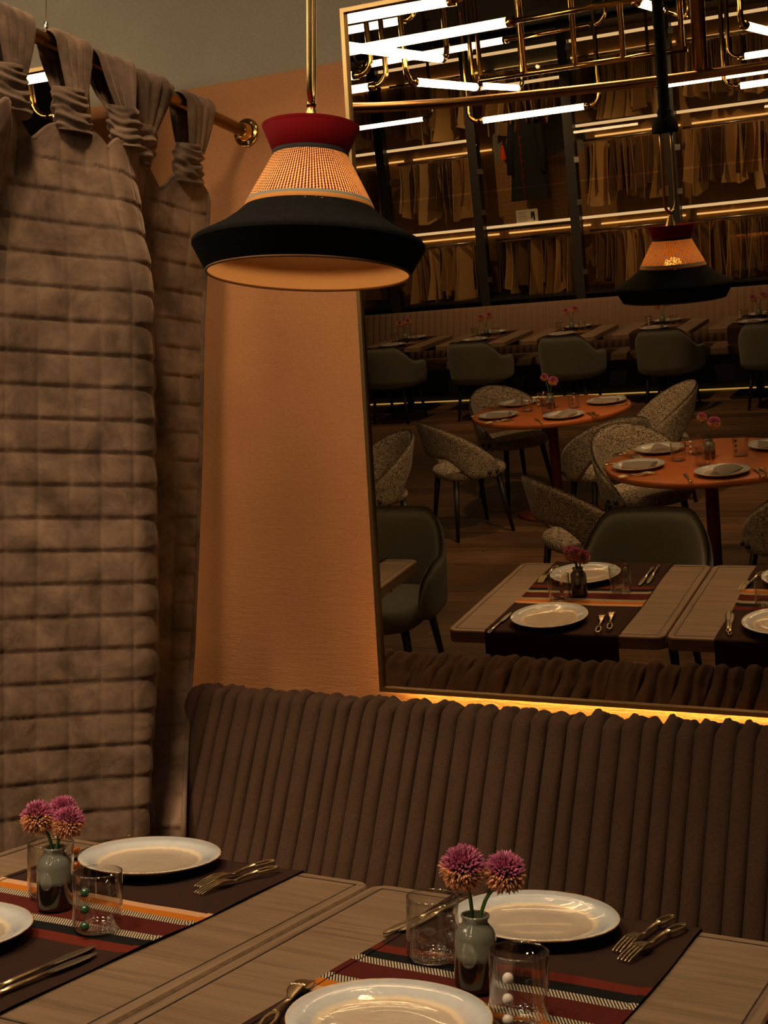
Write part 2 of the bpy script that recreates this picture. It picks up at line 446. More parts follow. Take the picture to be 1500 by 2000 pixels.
# ------------------------------------------------------------------ banquette with channelled back
def channel_mesh(seed, w=.042):
    rnd = random.Random(seed)
    path = spline([(2.80, .44), (2.865, .58), (2.93, .76), (2.99, .915), (3.012 + rnd.uniform(-.006, .006), .948 + rnd.uniform(-.006, .006)), (3.055, .948), (3.13, .930), (3.21, .905), (3.265, .885)], 34)
    ph = rnd.uniform(0, 6); amp = rnd.uniform(.6, 1.3); tw = rnd.uniform(-.006, .006); rows = []
    for i, p in enumerate(path):
        a = path[min(i + 1, 33)] - path[max(i - 1, 0)]; n = Vector((-a.y, a.x)).normalized(); u = i / 33
        top = math.exp(-((u - .62) / .07) ** 2)
        row = []
        for k in range(11):
            al = pi * k / 10; x = w / 2 * cos(al) * (1 + .06 * sin(9 * u + ph))
            bul = .029 * max(0, sin(al)) ** .52 - .009
            bul += top * .010 * amp * sin(2 * al + ph) + top * .006 * sin(5 * al + 2 * ph)
            bul += .0016 * sin(34 * u + 3 * al + ph) * sin(al)
            if u > .68: bul += .010 * sin(al) * sin(11 * u + ph) + .007 * sin(3 * al + 16 * u + ph) * sin(al)
            row.append((x + tw * sstep(.3, 1, u) + .004 * sstep(.6, 1, u) * sin(14 * u + ph), p.x + n.x * bul, p.y + n.y * bul + top * .007 * (1 - abs(cos(al + .5 * sin(ph)))) * amp))
        rows.append(row)
    return MB().grid(rows).mesh('back_channel', SEATFAB)
chan = [channel_mesh(i) for i in range(9)]
bq = thing('banquette', 'dark brown banquette with tall vertical channelled back below the mirror', 'banquette')
x = -2.19; k = 0
while x < .35:
    w = random.uniform(.039, .053)
    o = part('back_channel', chan[random.randrange(9)], None, bq, loc=(x + w / 2, 0, 0)); o.scale.x = w / .0405
    x += w
part('back_board', MB().grid([[(-2.19, 2.815, .44), (.35, 2.815, .44)], [(-2.19, 3.03, .925), (.35, 3.03, .925)], [(-2.19, 3.28, .865), (.35, 3.28, .865)], [(-2.19, 3.28, .44), (.35, 3.28, .44)]], closed_v=True), SEATFAB2, bq, False)
part('seat', MB().box((-.92, 2.53, .40), (2.54, .62, .11)), SEATFAB, bq, False, bevel=.03)
part('plinth', MB().box((-.92, 2.72, .172), (2.50, .9, .345)), BLACKMETAL, bq, False)

# ------------------------------------------------------------------ tables, runners and place settings
T = .75
def round_rect(w, d, r, n=6):
    out = []
    for cx, cy, a0 in ((w / 2 - r, d / 2 - r, 0), (-w / 2 + r, d / 2 - r, 90), (-w / 2 + r, -d / 2 + r, 180), (w / 2 - r, -d / 2 + r, 270)):
        for k in range(n + 1):
            a = radians(a0 + 90 * k / n); out.append((cx + r * cos(a), cy + r * sin(a)))
    return out
def make_table(label, loc, w=.798, d=.86, group=None):
    t = thing('dining_table', label, 'table', loc, 0, group)
    rr = round_rect(w, d, .035); rs = round_rect(w - .006, d - .006, .033)
    m = MB(); N = len(rr)
    m.grid([[(x, y, T - .045) for x, y in rr], [(x, y, T - .004) for x, y in rr], [(x, y, T) for x, y in rs]], closed_u=True)
    m.f.append(tuple(2 * N + i for i in range(N))); m.f.append(tuple(range(N))[::-1])
    part('tabletop', m, OAK, t, False)
    for s in (-1, 1):
        part('edge_band', MB().box((s * (w / 2 - .0145), 0, T + .0002), (.021, d - .07, .0006)), OAKY, t, False)
        part('inlay_line', MB().box((s * (w / 2 - .026), 0, T + .0004), (.0028, d - .05, .0009)), INLAY, t, False)
        part('inlay_line', MB().box((0, s * (d / 2 - .026), T + .0004), (w - .05, .0028, .0009)), INLAY, t, False)
    part('pedestal', MB().cyl((0, 0, .02), .04, T - .066), BLACKMETAL, t)
    part('base_plate', MB().box((0, 0, .01), (.5, .5, .02)), BLACKMETAL, t, False)
    return t
def make_runner(label, loc, w=.485, d=.86, rz=0.0, group=None, seed=0):
    rnd = random.Random(seed); t = thing('table_runner', label, 'table runner', loc, rz, group)
    half = d / 2 + .003; pts = []
    for k in range(9): pts.append((-half - .004, T - .16 + .155 * k / 8))
    pts += [(-half, T + .0012)]
    for k in range(1, 60): pts.append((-half + 2 * half * k / 60, T + .0022))
    pts += [(half, T + .0012)]
    for k in range(9): pts.append((half + .004, T - .005 - .155 * k / 8))
    ph = rnd.uniform(0, 6)
    def S(off, x0, x1, nx, lift):
        rows = []
        for y, z in pts:
            hang = z < T - .001; row = []
            for i in range(nx + 1):
                x = x0 + (x1 - x0) * i / nx
                e = .0022 * (1 + sin(7 * y * 3 + ph + x * 9)) * .5 + .0012 * (1 + sin(31 * x + 11 * y + ph)) * .5
                ex = .003 * sin(9 * y + ph)
                yy = y + (math.copysign(.006 * (1 + sin(22 * x + ph)), y) * (T - z) / .16 + math.copysign(lift, y) if hang else 0)
                row.append((x + ex, yy, z + (0 if hang else e + lift)))
            rows.append(row)
        return MB().grid(rows)
    part('cloth', S(0, -w / 2, w / 2, 24, 0), RUNNER, t)
    for s in (-1, 1):
        a, b = sorted((s * w / 2 + s * .001, s * (w / 2 - .011)))
        part('side_hem', S(0, a, b, 3, .0016), RUNNER, t)
    return t
plate_prof = [(.0001, .004), (.06, .004), (.078, .0), (.084, .0), (.088, .005), (.118, .013), (.1395, .0215), (.1408, .0235), (.1395, .0250), (.118, .0172), (.100, .0112), (.090, .0085), (.06, .0078), (.0001, .0078)]
plate_mesh = [MB().lathe(plate_prof, 72, wob=.006, ph=p).mesh('dinner_plate', PLATE) for p in (0, 1.3, 2.6)]
def plate(label, x, y, z, rz=0, group=None):
    o = part('dinner_plate', plate_mesh[random.randrange(3)], None, loc=(x, y, z), rot=(0, 0, rz)); return tag(o, label, 'plate', group)
def make_tumbler(label, x, y, z, rz, bead, group=None):
    t = thing('tumbler', label, 'glass', (x, y, z), rz, group)
    R, h = .0415, .098
    prof = [(.0001, .0), (.030, .0), (.0385, .003), (R, .012), (R, h), (R - .0008, h + .0012), (R - .0018, h), (R - .0018, .014), (.036, .007), (.0001, .006)]
    part('glass_body', MB().lathe(prof, 48), CLEAR, t)
    part('rim', MB().tube([(R * cos(a) - .0009 * cos(a), R * sin(a) - .0009 * sin(a), h) for a in (2 * pi * k / 48 for k in range(48))], .0013, 6, closed=True), CLEAR, t)
    for k in range(3):
        part('bead', MB().sphere((0, -(R + .0065), .020 + k * .028), .0078, 14, 10), bead, t)
    return t
tumblers = {}
def tumbler(label, x, y, z, rz=0, bead='g', group=None):
    if bead not in tumblers:
        tumblers[bead] = make_tumbler(label, x, y, z, rz, dict(g=BEADG, p=BEADP, c=BEADC, a=BEADA)[bead], group); return tumblers[bead]
    o = dup(tumblers[bead], (x, y, z), rz, label)
    if group: o['group'] = group
    elif 'group' in o: del o['group']
    return o
vase_first = []
def vase(label, x, y, z, group=None):
    if vase_first:
        o = dup(vase_first[0], (x, y, z), 0, label)
    else:
        o = thing('bud_vase', label, 'vase', (x, y, z)); vase_first.append(o)
        part('vase_body', MB().lathe([(.0001, .0), (.024, .0), (.0295, .003), (.031, .010), (.031, .076), (.0297, .084), (.0255, .091), (.0208, .096), (.0192, .100), (.0192, .1045), (.0216, .1075), (.0210, .1100), (.0165, .1095), (.0158, .100), (.0001, .096)], 48), VASE, o)
        part('inner_lip', MB().lathe([(.0162, .1093), (.0156, .1005), (.0001, .0970)], 32), simple('white_cased_glass', (.42, .42, .38), .2), o)
    if group: o['group'] = group
    elif 'group' in o: del o['group']
    return o
def head_meshes(seed, R=.031):
    rnd = random.Random(seed); A, B = MB(), MB(); N = 560
    for i in range(N):
        zz = 1 - 2 * (i + .5) / N; r = sqrt(1 - zz * zz); ph = i * 2.399963
        d = Vector((r * cos(ph), r * sin(ph), zz))
        if zz < -.9: continue
        m = A if zz > .16 + .16 * sin(ph + seed) else B
        tip = d * R * rnd.uniform(.95, 1.08) + Vector((rnd.uniform(-1, 1), rnd.uniform(-1, 1), rnd.uniform(-1, 1))) * .0025
        base = d * R * .45; mid = base.lerp(tip, .72)
        a = d.orthogonal().normalized(); b = d.cross(a); w = R * rnd.uniform(.055, .08); q = len(m.v)
        for s_, t_ in ((1, 0), (0, 1), (-1, 0), (0, -1)): m.v.append(tuple(mid + a * w * s_ + b * w * t_))
        m.v.append(tuple(tip)); m.v.append(tuple(base))
        for k in range(4):
            m.f.append((q + k, q + (k + 1) % 4, q + 4)); m.f.append((q + (k + 1) % 4, q + k, q + 5))
    return A.mesh('upper_florets', PURPLE, False), B.mesh('lower_florets', PEACHF, False)
heads = [head_meshes(i) for i in range(3)]
core_mesh = MB().sphere((0, 0, 0), .0185, 14, 10).mesh('flower_core', FLCORE)
nfl = [0]
def flower(label, base, head, scale=1.0, group=None):
    """one allium: stem from base (world) to head centre (world)"""
    t = thing('allium_flower', label, 'flower', base, 0, group); h = Vector(head) - Vector(base)
    mid = Vector((h.x * .35, h.y * .35, h.z * .55))
    part('stem', MB().tube(spline([(0, 0, 0), mid, h - Vector((0, 0, .01))], 8), .0030, 7), STEM, t)
    A, B = heads[nfl[0] % 3]; nfl[0] += 1; rz = random.uniform(0, 6)
    tilt = (h.y * 2.2, -h.x * -2.2, rz)
    for nm, me in (('upper_florets', A), ('lower_florets', B), ('flower_core', core_mesh)):
        o = part(nm, me, None, t, loc=h, rot=tilt); o.scale = (scale,) * 3
    return t
def ribbon(path, widths, th):
    """flat bar: path of points, half-widths, half-thickness, in the local yz plane with width in x"""
    rows = []
    for (y, z), w in zip(path, widths):
        rows.append([(-w, y, z), (-w * .6, y, z + th), (w * .6, y, z + th), (w, y, z), (w * .6, y, z - th), (-w * .6, y, z - th)])
    m = MB(); m.grid(rows, closed_u=True); n = len(rows)
    m.f.append(tuple(range(6))); m.f.append(tuple((n - 1) * 6 + i for i in range(6))[::-1]); return m
def handle_mb():
    m = ribbon([(.045, .006), (.07, .010), (.10, .012)], [.0046, .0046, .0052], .0022)
    loop = [(.0084 * sin(a) * (1.0 if cos(a) < 0 else .75 + .25 * abs(sin(a))), .128 - .030 * cos(a), .0095 - .035 * max(0, (.128 - .030 * cos(a)) - .12)) for a in (2 * pi * k / 28 for k in range(28))]
    m.tube(loop, .0035, 6, closed=True, flat=.75); return m
fork_first, knife_first = [], []
def fork(label, x, y, z, rz, group=None):
    if fork_first: o = dup(fork_first[0], (x, y, z), rz, label)
    else:
        o = thing('fork', label, 'fork', (x, y, z), rz); fork_first.append(o)
        part('handle', handle_mb(), GOLDCUT, o)
        hd = part('fork_head', ribbon([(.047, .006), (.035, .008), (.022, .012), (.008, .0135), (-.004, .0125)], [.0042, .0058, .0110, .0128, .0126], .0015), GOLDCUT, o)
        for k in range(4):
            tx = -.0099 + .0066 * k
            part('tine', MB().tube(spline([(tx, .002, .013), (tx, -.018, .0105), (tx, -.038, .0060), (tx * .96, -.052, .0022)], 7), [.0025, .0024, .0023, .0022, .0020, .0017, .0008], 6, flat=.8), GOLDCUT, hd)
    if group: o['group'] = group
    elif 'group' in o: del o['group']
    return o
def knife(label, x, y, z, rz, group=None):
    if knife_first: o = dup(knife_first[0], (x, y, z), rz, label)
    else:
        o = thing('table_knife', label, 'knife', (x, y, z), rz); knife_first.append(o)
        part('handle', MB().tube([(0, .03, .004), (0, .06, .0045), (0, .10, .0048), (0, .128, .0045)], [.0042, .0048, .0056, .0050], 8, flat=.6), GOLDCUT, o)
        part('handle_loop', MB().tube([(.0055 * sin(a), .140 - .016 * cos(a), .0045) for a in (2 * pi * k / 20 for k in range(20))], .0022, 6, closed=True), GOLDCUT, o)
        part('blade', ribbon([(.034, .004), (.02, .0035), (-.02, .0028), (-.05, .0022), (-.07, .0018), (-.078, .0016)], [.0052, .0085, .0105, .0098, .0055, .0006], .0010), BLADE, o)
    if group: o['group'] = group
    elif 'group' in o: del o['group']
    return o

TY = 1.785; ZI = T + .0062
make_table('grey oak dining table with dark inlay line, left of the gap, below the pendant', (-1.579, TY, 0))
make_table('grey oak dining table on the right of the gap, nearest the camera', (-.776, TY, 0))
make_table('grey oak dining table beyond the curtain, its corner showing at the left of the mirror', (-2.866, TY - .03, 0))
make_runner('dark brown striped runner on the left oak table, orange stripe towards the wall', (-1.580, TY - .003, 0), .49, seed=1)
make_runner('dark brown striped runner on the right oak table, orange stripe towards the camera', (-.778, TY, 0), .455, rz=pi, seed=2)
make_runner('dark brown runner on the oak table beyond the curtain', (-2.87, TY - .033, 0), .49, seed=3)
PX = .142
plate('cream and pale blue glazed plate beside the banquette on the left table', -1.621, 2.095, ZI)
plate('cream and pale blue glazed plate beside the banquette on the right table', -.800, 2.085, ZI, 1)
plate('glazed plate cut off by the bottom edge of the photo, on the right table', -.815, 1.572, ZI, 2)
plate('glazed plate cut off by the left edge of the photo, beside two knives', -1.637, 1.575, ZI, 3)
tumbler('clear tumbler with three green beads, right of the left table vase', -1.452, 1.735, ZI, radians(14), 'g')
tumbler('clear tumbler standing behind the left table vase', -1.658, 1.850, ZI, radians(150), 'a')
tumbler('clear tumbler with three white pearl beads, front of the right table vase', -.674, 1.690, ZI, radians(4), 'p')
tumbler('clear tumbler with clear beads, left of the right table vase', -.890, 1.866, ZI, radians(62), 'c')
vase('grey-green bud vase holding three alliums on the left table', -1.597, 1.792, ZI)
vase('grey-green bud vase holding two alliums on the right table', -.778, 1.778, ZI)
def on_ray(px, py, x0, y0):
    """point on the pixel's ray at the depth of (x0, y0)"""
    D = Vector((-sin(YAW), cos(YAW), 0)); R = Vector((cos(YAW), sin(YAW), 0)); dep = Vector((x0, y0, 0)).dot(D)
    p = D * dep + R * ((px - 750) / 2562 * dep); p.z = 1.46 - (py - 1000) / 2562 * dep; return p
flower('purple allium leaning left in the left vase', (-1.599, 1.792, ZI + .092), on_ray(75, 1597, -1.597, 1.792))
flower('purple allium at the back of the left vase', (-1.595, 1.796, ZI + .092), on_ray(124, 1582, -1.597, 1.815), .85)
flower('purple allium leaning right in the left vase', (-1.593, 1.788, ZI + .092), on_ray(133, 1607, -1.597, 1.785), .95)
flower('large purple allium on the left in the right vase', (-.781, 1.778, ZI + .092), on_ray(904, 1696, -.778, 1.782), 1.12)
flower('pointed purple allium on the right in the right vase', (-.774, 1.778, ZI + .092), on_ray(985, 1704, -.778, 1.778), 1.02)
fork('fork nearest the plate at the banquette side of the left table', -1.436, 2.063, ZI, radians(-10))
fork('fork nearest the runner edge at the banquette side of the left table', -1.410, 2.028, ZI, radians(-12))
fork('fork nearest the plate at the banquette side of the right table', -.631, 2.078, ZI, radians(-9))
fork('fork nearest the runner edge at the banquette side of the right table', -.609, 2.041, ZI, radians(-12))
fork('fork with tines upward beside the cut-off plate, bottom of the photo', -.999, 1.640, ZI, radians(193))
knife('table knife nearest the plate at the lower left of the photo', -1.399, 1.587, ZI, radians(180))
knife('table knife nearest the runner edge at the lower left of the photo', -1.376, 1.561, ZI, radians(178))
knife('dark-handled knife behind the left vase', -1.797, 2.10, ZI, radians(1))
knife('knife seen through the clear bead tumbler, nearer the plate', -.985, 2.035, ZI, radians(-8))
knife('knife seen through the clear bead tumbler, nearer the runner edge', -1.000, 2.010, ZI, radians(-10))
fork('fork beside the room-side plate of the left table, seen in the mirror', -1.80, 1.60, ZI, radians(182))

# ------------------------------------------------------------------ brass rail and quilted curtain
RX, RZ = -2.257, 2.633
rail = thing('curtain_rail', 'thick brass curtain rail fixed to the wall with a round flange', 'curtain rail', (RX, WY, RZ))
rp = [(RX, WY - .025, RZ), (RX, 3.0, RZ), (RX, 2.5, RZ), (RX, 2.05, RZ)] + [tuple(p) for p in spline([(RX, 2.0, RZ), (-2.19, 1.73, RZ), (-2.02, 1.45, RZ), (-1.74, 1.22, RZ), (-1.37, 1.03, RZ), (-1.0, .99, RZ)], 22)] + [(-.5, .985, RZ), (1.2, .985, RZ)]
part('rail_tube', MB().tube([(p[0] - RX, p[1] - WY, 0) for p in rp], .0185, 18), BRASS_DARK, rail)
part('flange', MB().tube([(0, -.0005, 0), (0, -.006, 0), (0, -.009, 0)], [.044, .044, .040], 32), BRASS, rail)
part('flange_collar', MB().tube([(0, -.009, 0), (0, -.014, 0), (0, -.034, 0), (0, -.040, 0)], [.031, .027, .0235, .0215], 28), BRASS, rail)
for a in (50, 170, 290):
    part('screw', MB().sphere((.034 * cos(radians(a)), -.0085, .034 * sin(radians(a))), .0048, 10, 8), STEEL, rail)
part('rail_joint', MB().tube([(0, 1.98 - WY, 0), (0, 2.02 - WY, 0)], .0205, 18), BRASS, rail)
part('hanger_post', MB().tube([(-1.19 - RX, .985 - WY, .0), (-1.19 - RX, .985 - WY, 4.0 - RZ - .001)], .028, 20), BRASS_DARK, rail)
part('cable', MB().tube([(0, 2.502 - WY, .018), (0, 2.502 - WY, 4.0 - RZ - .001)], .0012, 6), STEEL, rail)
part('cable_gripper', MB().tube([(0, 2.502 - WY, .016), (0, 2.502 - WY, .044), (0, 2.502 - WY, .048)], [.0055, .0055, .003], 12), STEEL, rail)

topP = [(-2.33, 2.22), (-2.20, 2.29), (-2.275, 2.42), (-2.235, 2.55), (-2.185, 2.69), (-2.215, 2.80), (-2.285, 2.90), (-2.285, 3.03), (-2.262, 3.20)]
botP = [(-2.415, 2.19), (-2.355, 2.285), (-2.285, 2.40), (-2.19, 2.54), (-2.085, 2.675), (-2.15, 2.77), (-2.335, 2.83), (-2.315, 2.98), (-2.268, 3.18)]
hemP = botP[:6] + [(-2.335, 2.80), (-2.305, 2.91), (-2.226, 3.055)]
lapP = botP[:5] + [(-2.17, 2.715), (-2.235, 2.735), (-2.15, 2.765), (-2.052, 2.80)]
NS, NZ = 330, 480
ZT, ZB = 2.425, .03
tp = spline([(a, b, 0) for a, b in topP], NS); bp = spline([(a, b, 0) for a, b in botP], NS); hp = spline([(a, b, 0) for a, b in hemP], NS); lp = spline([(a, b, 0) for a, b in lapP], NS)
arc = [0.0]
for i in range(1, NS): arc.append(arc[-1] + (bp[i] - bp[i - 1]).length)
tab_y = [2.361, 2.569, 2.745, 2.895, 3.117]          # where the tabs sit along the rail
def top_z(y):
    d = min(abs(y - t) for t in tab_y)
    return ZT - .055 * sstep(.045, .12, d)
CELLH, CELLW = .0815, .079
def curtain_point(i, v, off=0.0, quilt=True):
    y0 = tp[i].y; z = top_z(y0) + (ZB - top_z(y0)) * v
    k = sstep(0, .45, (ZT - z) / 1.0)
    k2 = sstep(.6, 1.0, k) * min(1, max(0, (2.1 - z) / 1.5))
    p = tp[i].lerp(bp[i].lerp(hp[i], k2), k)
    p = p.lerp(lp[i], min(1, max(0, (1.06 - z) / .42)))
    if z < .60: p.x += (min(p.x, -2.232) - p.x) * sstep(.60, .47, z)
    j0, j1 = max(i - 1, 0), min(i + 1, NS - 1)
    tan = (tp[j1].lerp(bp[j1], k) - tp[j0].lerp(bp[j0], k)).normalized(); n = Vector((tan.y, -tan.x, 0))
    q = 0
    if quilt:
        uc = arc[i] / CELLW; zc = (ZT - .085 - z) / CELLH
        fz = zc - math.floor(zc); fu = uc - math.floor(uc)
        # each row hangs out over the one below, like a soft shingle
        prof = (fz ** .8) * (1 - max(0, (fz - .86) / .14) ** 2) if zc > 0 else .5
        puff = (4 * fu * (1 - fu)) ** .32
        crush = .6 + .4 * sin(2.1 * math.floor(zc) + 1.7 * math.floor(uc)) ** 2
        hor = (4 * fz * (1 - fz)) ** .2 if zc > 0 else 1
        q = .0058 * prof * (.4 + .6 * puff) * (.7 + .3 * crush) + .0052 * puff * hor
        q += .0025 * sin(31 * arc[i] + 19 * z) * sin(23 * z - 8 * arc[i]) * puff
    wav = .008 * sin(3.1 * z + 7 * arc[i]) * sstep(0, .4, v)
    return Vector((p.x, p.y, z)) + n * (q + off + wav)
curtain = thing('curtain', 'taupe brown quilted velvet curtain hanging from the brass rail', 'curtain', (RX, 2.6, 0))
CO = Vector((RX, 2.6, 0))
front = [[curtain_point(i, j / NZ) - CO for i in range(NS)] for j in range(NZ + 1)]
part('quilted_panel', MB().grid(front), VELVET, curtain)
back = [[curtain_point(i, j / 90, -.010, False) - CO for i in range(0, NS, 2)] + [curtain_point(NS - 1, j / 90, -.010, False) - CO] for j in range(91)]
part('lining', MB().grid(back), LINING, curtain)
part('edge_hem', MB().tube([curtain_point(NS - 1, j / 120, .002, False) - CO for j in range(121)], .0075, 8), VELVET2, curtain)
part('top_hem', MB().tube([curtain_point(i, 0, -.003, False) - CO for i in range(0, NS, 2)], .008, 8), VELVET2, curtain)
def tab_parts(y0, seed):
    rnd = random.Random(seed); ph = rnd.uniform(0, 6)
    xt = min(range(NS), key=lambda i: abs(tp[i].y - y0)); x0 = tp[xt].x
    # gathered cuff
    rows = []; zc0, zc1 = ZT - .012, ZT + .098
    for j in range(41):
        v = j / 40; z = zc0 + (zc1 - zc0) * v; row = []
        fold = sstep(0, .12, v) * sstep(1, .72, v)
        for k in range(40):
            a = 2 * pi * k / 40
            wr = fold * (.0060 * sin(v * 17 + 2.4 * sin(a + ph) + 1.3 * sin(2 * a + 2 * ph) + ph) * (.6 + .4 * sin(a * 2 + 5 * v + ph)) + .0035 * sin(v * 31 + 3.0 * sin(2 * a + ph) + 1.5 * cos(a)))
            ew = .051 + .004 * sin(3 * v + ph) + wr + .003 * fold; ed = .035 + wr
            row.append((x0 + ed * cos(a) + (RX - x0) * .4 * v, y0 + ew * sin(a) + .006 * sin(4 * v + ph), z + .008 * fold * sin(a + ph) + .003 * sin(2 * a)))
        rows.append(row)
    rows.append([(x0 + (RX - x0) * .4, y0, zc1 - .01)] * 40); rows.insert(0, [(x0, y0, zc0 + .01)] * 40)
    part('gathered_cuff', MB().grid([[Vector(p) - CO for p in r] for r in rows], closed_u=True), VELVET2, curtain)
    # loop over the rail: camera-side strap, over the tube, wall-side strap
    xm = x0 + (RX - x0) * .4; prof = []
    for k in range(9): prof.append((xm + .020 + (RX + .030 - xm - .020) * (k / 8) ** .8, zc1 - .02 + (RZ - zc1 + .02) * k / 8))
    for k in range(1, 12):
        a = pi * k / 12; prof.append((RX + .030 * cos(a), RZ + .027 * sin(a)))
    for k in range(9): prof.append((RX - .030 + (xm - .020 - RX + .030) * (k / 8) ** 1.3, RZ - (RZ - zc1 + .02) * k / 8))
    N = len(prof)
    for s, (c, wd) in enumerate(((-.028, .030), (.004, .032), (.034, .028))):
        rows = []
        for i, (px_, pz) in enumerate(prof):
            u = i / (N - 1); up = sin(pi * u)
            wide = wd * (.55 + .75 * up); cy = y0 + c * (.55 + .9 * up) + .010 * sin(3 * u + ph + s) * up
            row = []
            for k in range(13):
                b = -1 + 2 * k / 12
                cr = (.0065 * cos(b * pi * .5) + .0028 * sin(5 * b + ph + s + 4 * u)) * (.7 + .5 * up)
                ox, oz = (px_ - RX), (pz - RZ) if pz > RZ else 0
                L = sqrt(ox * ox + oz * oz) or 1
                row.append((px_ + ox / L * (cr + .003 * s), cy + wide * b, pz + oz / L * (cr + .003 * s)))
            rows.append([Vector(p) - CO for p in row])
        part('tab_strap', MB().grid(rows), VELVET2, curtain)
for i, y0 in enumerate(tab_y): tab_parts(y0, i + 3)

# ------------------------------------------------------------------ pendant lamp
PC = Vector((-1.1417, 1.907, 0))
pend = thing('pendant_lamp', 'hat-shaped pendant lamp with red collar, woven band and black brim', 'pendant lamp', (PC.x, PC.y, 1.862))
pend.rotation_euler = (0, radians(1.3) * cos(YAW), 0)
Z0 = 1.862
def sh(name, prof, mat, th=.0022, n=72, parent=None):
    pr = [(r, z - Z0) for r, z in prof]; inner = [(r - th, z) for r, z in pr[::-1]]
    return part(name, MB().lathe(pr + inner + [pr[0]], n), mat, parent or pend)
sh('collar', [(.0640, 2.0665), (.0830, 2.1100)], RED)
part('collar_top', MB().lathe([(.0815, 2.106 - Z0), (.03, 2.104 - Z0), (.0001, 2.104 - Z0)], 48), RED, pend)
sh('neck_band', [(.0650, 2.0600), (.0650, 2.0670)], BLACKBAND)
part('woven_band', MB().lathe([(.1060, 1.9825 - Z0), (.085, 2.0215 - Z0), (.0643, 2.0605 - Z0)], 96), WOVEN, pend)
sh('blue_ribbon', [(.1085, 1.9775), (.1062, 1.9830)], BLUEBAND)
sh('ochre_ribbon', [(.1112, 1.9700), (.1087, 1.9777)], OCHRE)
part('brim', MB().lathe([(.1108, 1.9705 - Z0), (.125, 1.957 - Z0), (.150, 1.9385 - Z0), (.180, 1.9225 - Z0), (.194, 1.9145 - Z0), (.1975, 1.910 - Z0), (.1970, 1.905 - Z0)], 96), BLACKSHADE, pend)
part('brim_skirt', MB().lathe([(.1970, 1.905 - Z0), (.1730, 0)], 96), BLACKSHADE, pend)
part('skirt_lining', MB().lathe([(.1945, 1.905 - Z0), (.1715, .0004)], 96), SHADELIN, pend)
part('brim_lining', MB().lathe([(.1945, 1.905 - Z0), (.1925, 1.911 - Z0), (.150, 1.935 - Z0), (.125, 1.953 - Z0), (.1095, 1.967 - Z0)], 96), SHADELIN, pend)
part('skirt_edge', MB().tube([(.1722 * cos(a), .1722 * sin(a), 0) for a in (2 * pi * k / 96 for k in range(96))], .0022, 8, closed=True), simple('brown_edge_tape', (.16, .075, .03), .8), pend)
part('diffuser_ring', MB().lathe([(.1085, 1.966 - Z0), (.130, 1.925 - Z0), (.134, 1.916 - Z0)], 72), SHADELIN, pend)
part('cap', MB().lathe([(.0001, 2.146 - Z0), (.0055, 2.146 - Z0), (.0075, 2.140 - Z0), (.0195, 2.106 - Z0), (.0205, 2.1045 - Z0)], 32), BRASS_SATIN, pend)
part('ring_knob', MB().sphere((0, 0, 2.148 - Z0), .0085, 16, 10), BRASS, pend)
part('bulb', MB().sphere((0, 0, 1.975 - Z0), .030, 20, 14), BULB, pend)
part('socket', MB().cyl((0, 0, 2.003 - Z0), .016, .10), BLACKBAND, pend)
ld = Vector((-.40, .916, 0)).normalized(); HW = .030
loop = [ld * (-HW) + Vector((0, 0, .27))] + [ld * (-HW) + Vector((0, 0, z)) for z in (.2, .1, .045)]
loop += [ld * (HW * -cos(a)) + Vector((0, 0, .030 - .030 * sin(a))) for a in (pi * k / 10 for k in range(1, 10))]
loop += [ld * HW + Vector((0, 0, z)) for z in (.045, .1, .2, .27)]
part('brass_loop', MB().tube(loop, .0048, 12), BRASS_SATIN, pend)
part('tassel', MB().lathe([(.0001, .335), (.020, .333), (.024, .322), (.022, .312), (.034, .300), (.042, .280), (.044, .262), (.040, .256), (.0001, .262)], 32, wob=.03), ROPE, pend)
rows = []
for i in range(170):
    z = .325 + i * (1.848 - .326) / 169; tw = z * 95
    rows.append([((.0165 + .0035 * abs(sin(1.5 * (a + tw)))) * cos(a), (.0165 + .0035 * abs(sin(1.5 * (a + tw)))) * sin(a), z) for a in (2 * pi * k / 18 for k in range(18))])
part('rope', MB().grid(rows, closed_u=True), ROPE, pend)
for o in pend.children:                      # the shade hangs a little crooked, its rope hangs plumb
    if o.name.split('.')[0] in ('brass_loop', 'tassel', 'rope'):
        o.matrix_basis = pend.rotation_euler.to_matrix().to_4x4().inverted() @ Matrix.Translation((.0066 * cos(YAW), 0, 2.152 - Z0))

# ------------------------------------------------------------------ ceiling tube lamps on brass pipes
ZC = 4.0
def tube_lamp(label, a, b, drops, ext0=0, ext1=0):
    """a, b: ends of the lit tube; drops: which ends turn up on a brass pipe; ext: plain pipe running on past an end"""
    a, b = Vector(a), Vector(b); d = (b - a).normalized()
    t = thing('tube_lamp', label, 'ceiling lamp', a, 0, 'brass pipe tube lamps')
    part('lit_tube', MB().tube([Vector((0, 0, 0)), b - a], .0175, 16), TUBE, t)
    for e, p, s, ex in ((0, Vector((0, 0, 0)), -1, ext0), (1, b - a, 1, ext1)):
        part('end_socket', MB().tube([p, p + d * s * .03], .0195, 14), BRASS, t)
        if ex:
            part('pipe', MB().tube([p + d * s * .02, p + d * s * ex], .0105, 10), BRASS, t)
        if e in drops:
            q = p + d * s * (.03 + (ex or 0)); path = [q]
            for k in range(1, 7):
                w = pi / 2 * k / 6; path.append(q + d * s * (.06 * sin(w)) + Vector((0, 0, .06 * (1 - cos(w)))))
            path.append(Vector((path[-1].x, path[-1].y, ZC - .001 - a.z)))
            part('drop_pipe', MB().tube(path, .0125, 12), BRASS, t)
